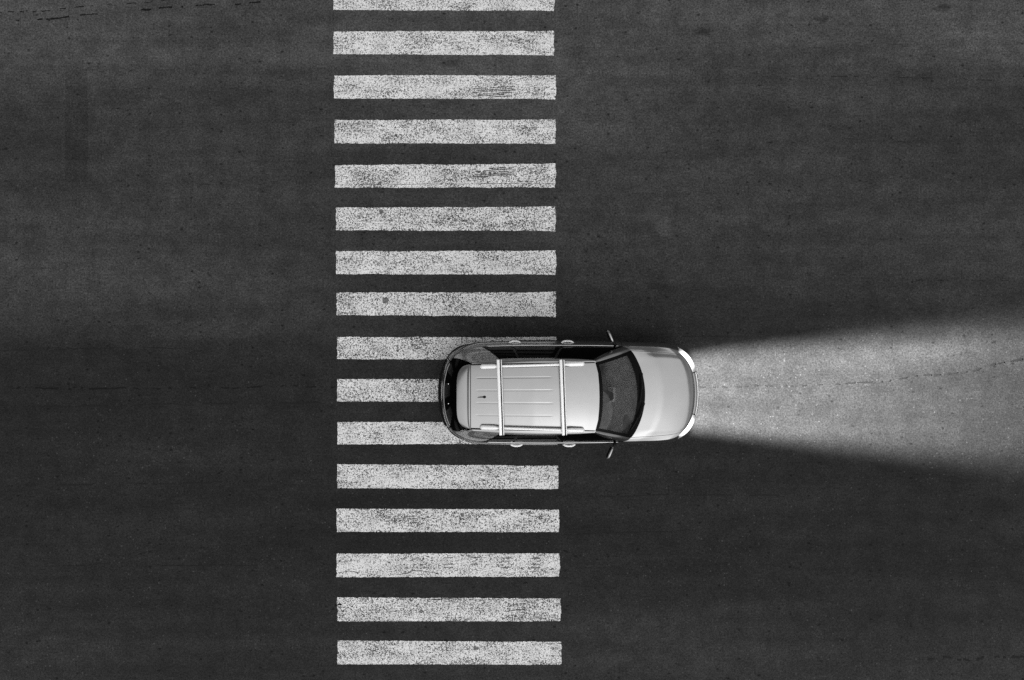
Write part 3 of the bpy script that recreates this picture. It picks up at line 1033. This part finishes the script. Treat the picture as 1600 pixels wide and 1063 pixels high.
# steering wheel on the right-hand side
sw_pts = []
for k in range(33):
    t_ = 2 * math.pi * k / 32
    sw_pts.append((.56 + .09 * math.cos(t_) , -.40 + .19 * math.sin(t_), .95 + .16 * math.cos(t_)))
swh = tube('steering_wheel', sw_pts, .016, M_DARKIN, car, 10, caps=False)
tube('steering_column', [(.56, -.40, .95), (.78, -.40, .90)], [.06, .04], M_DARKIN, swh, 12)
for sg in (1, -1):
    st = box('front_seat', (-.02, sg * .40, .52), (.54, .50, .18), M_SEAT, car, bevel=.06)
    box('seat_back', (-.30, 0, .38), (.16, .48, .66), M_SEAT, st, (0, math.radians(-14), 0), .06)
    box('headrest', (-.40, 0, .78), (.10, .26, .18), M_SEAT, st, (0, math.radians(-10), 0), .04)
rs = box('rear_seat', (-.95, 0, .52), (.5, 1.3, .18), M_SEAT, car, bevel=.06)
box('seat_back', (-.28, 0, .36), (.16, 1.3, .6), M_SEAT, rs, (0, math.radians(-14), 0), .06)
# interior mirror
im = ellipsoid('interior_mirror', (.52, 0, 1.43), (.02, .115, .035), M_DARKIN, car, (0, 0, 0))
tube('mirror_stalk', [(0, 0, .02), (-.01, 0, .09)], [.012, .012], M_DARKIN, im, 8)

# ---- headlight beams: two projectors, dipped-beam pattern laid on the road ---
def beam_light(sg):
    ld = bpy.data.lights.new('headlamp_beam', 'POINT')
    ld.energy = 1.0
    ld.shadow_soft_size = 0.02
    ld.use_nodes = True
    nt = ld.node_tree
    h = NT(nt)
    em = nt.nodes.get('Emission')
    hz = 0.70
    loc = (2.47, sg * .62, hz)
    tc = h.n('ShaderNodeTexCoord')
    sx = h.n('ShaderNodeSeparateXYZ')
    h.link(tc.outputs['Normal'], sx.inputs[0])
    X, Y, Z = (h.math('MULTIPLY', sx.outputs[i], BEAM_SIGN) for i in range(3))
    dn = h.math('MAXIMUM', h.math('MULTIPLY', Z, -1.0), 0.02)
    d = h.math('MULTIPLY', h.math('DIVIDE', X, dn), hz)                    # metres ahead on the road
    l = h.math('ADD', h.math('MULTIPLY', h.math('DIVIDE', Y, dn), hz), loc[1])   # metres left of the car's axis
    soft = h.math('ADD', h.math('MULTIPLY', d, .048), .20)
    def edge(sign, a0, sl):
        e_ = h.math('SUBTRACT', h.math('ADD', h.math('MULTIPLY', d, sl), a0), h.math('MULTIPLY', l, sign))
        q = h.math('DIVIDE', e_, soft)
        return h.ramp(q, -1.0, 1.0)
    pat = h.math('MULTIPLY', edge(1, .66, .094), edge(-1, .77, .106))
    pat = h.math('MULTIPLY', pat, h.ramp(d, -.12, .06))
    pat = h.math('MULTIPLY', pat, h.ramp(d, 8.0, 16.0, 1.0, 0.0))
    pat = h.math('MULTIPLY', pat, h.ramp(d, 0.0, 8.0, 1.0, .16, False))
    pat = h.math('MULTIPLY', pat, h.math('GREATER_THAN', Z, -2.0))
    pat = h.math('MULTIPLY', pat, h.math('LESS_THAN', Z, -0.02))
    # each lamp is strongest along its own axis
    ax = h.math('DIVIDE', h.math('SUBTRACT', l, loc[1]), .62)
    hot = h.math('POWER', 2.718, h.math('MULTIPLY', h.math('MULTIPLY', ax, ax), -1.0))
    pat = h.math('MULTIPLY', pat, h.math('ADD', h.math('MULTIPLY', hot, .55), .72))
    k = h.math('DIVIDE', hz * hz, h.math('MULTIPLY', dn, h.math('MULTIPLY', dn, dn)))
    h.link(h.math('MULTIPLY', h.math('MULTIPLY', pat, k), BEAM_POWER), em.inputs['Strength'])
    o = bpy.data.objects.new('headlamp_beam', ld)
    o.location = loc; o.parent = car
    col.objects.link(o)
BEAM_SIGN, BEAM_POWER = 1.0, 235.0
beam_light(1); beam_light(-1)
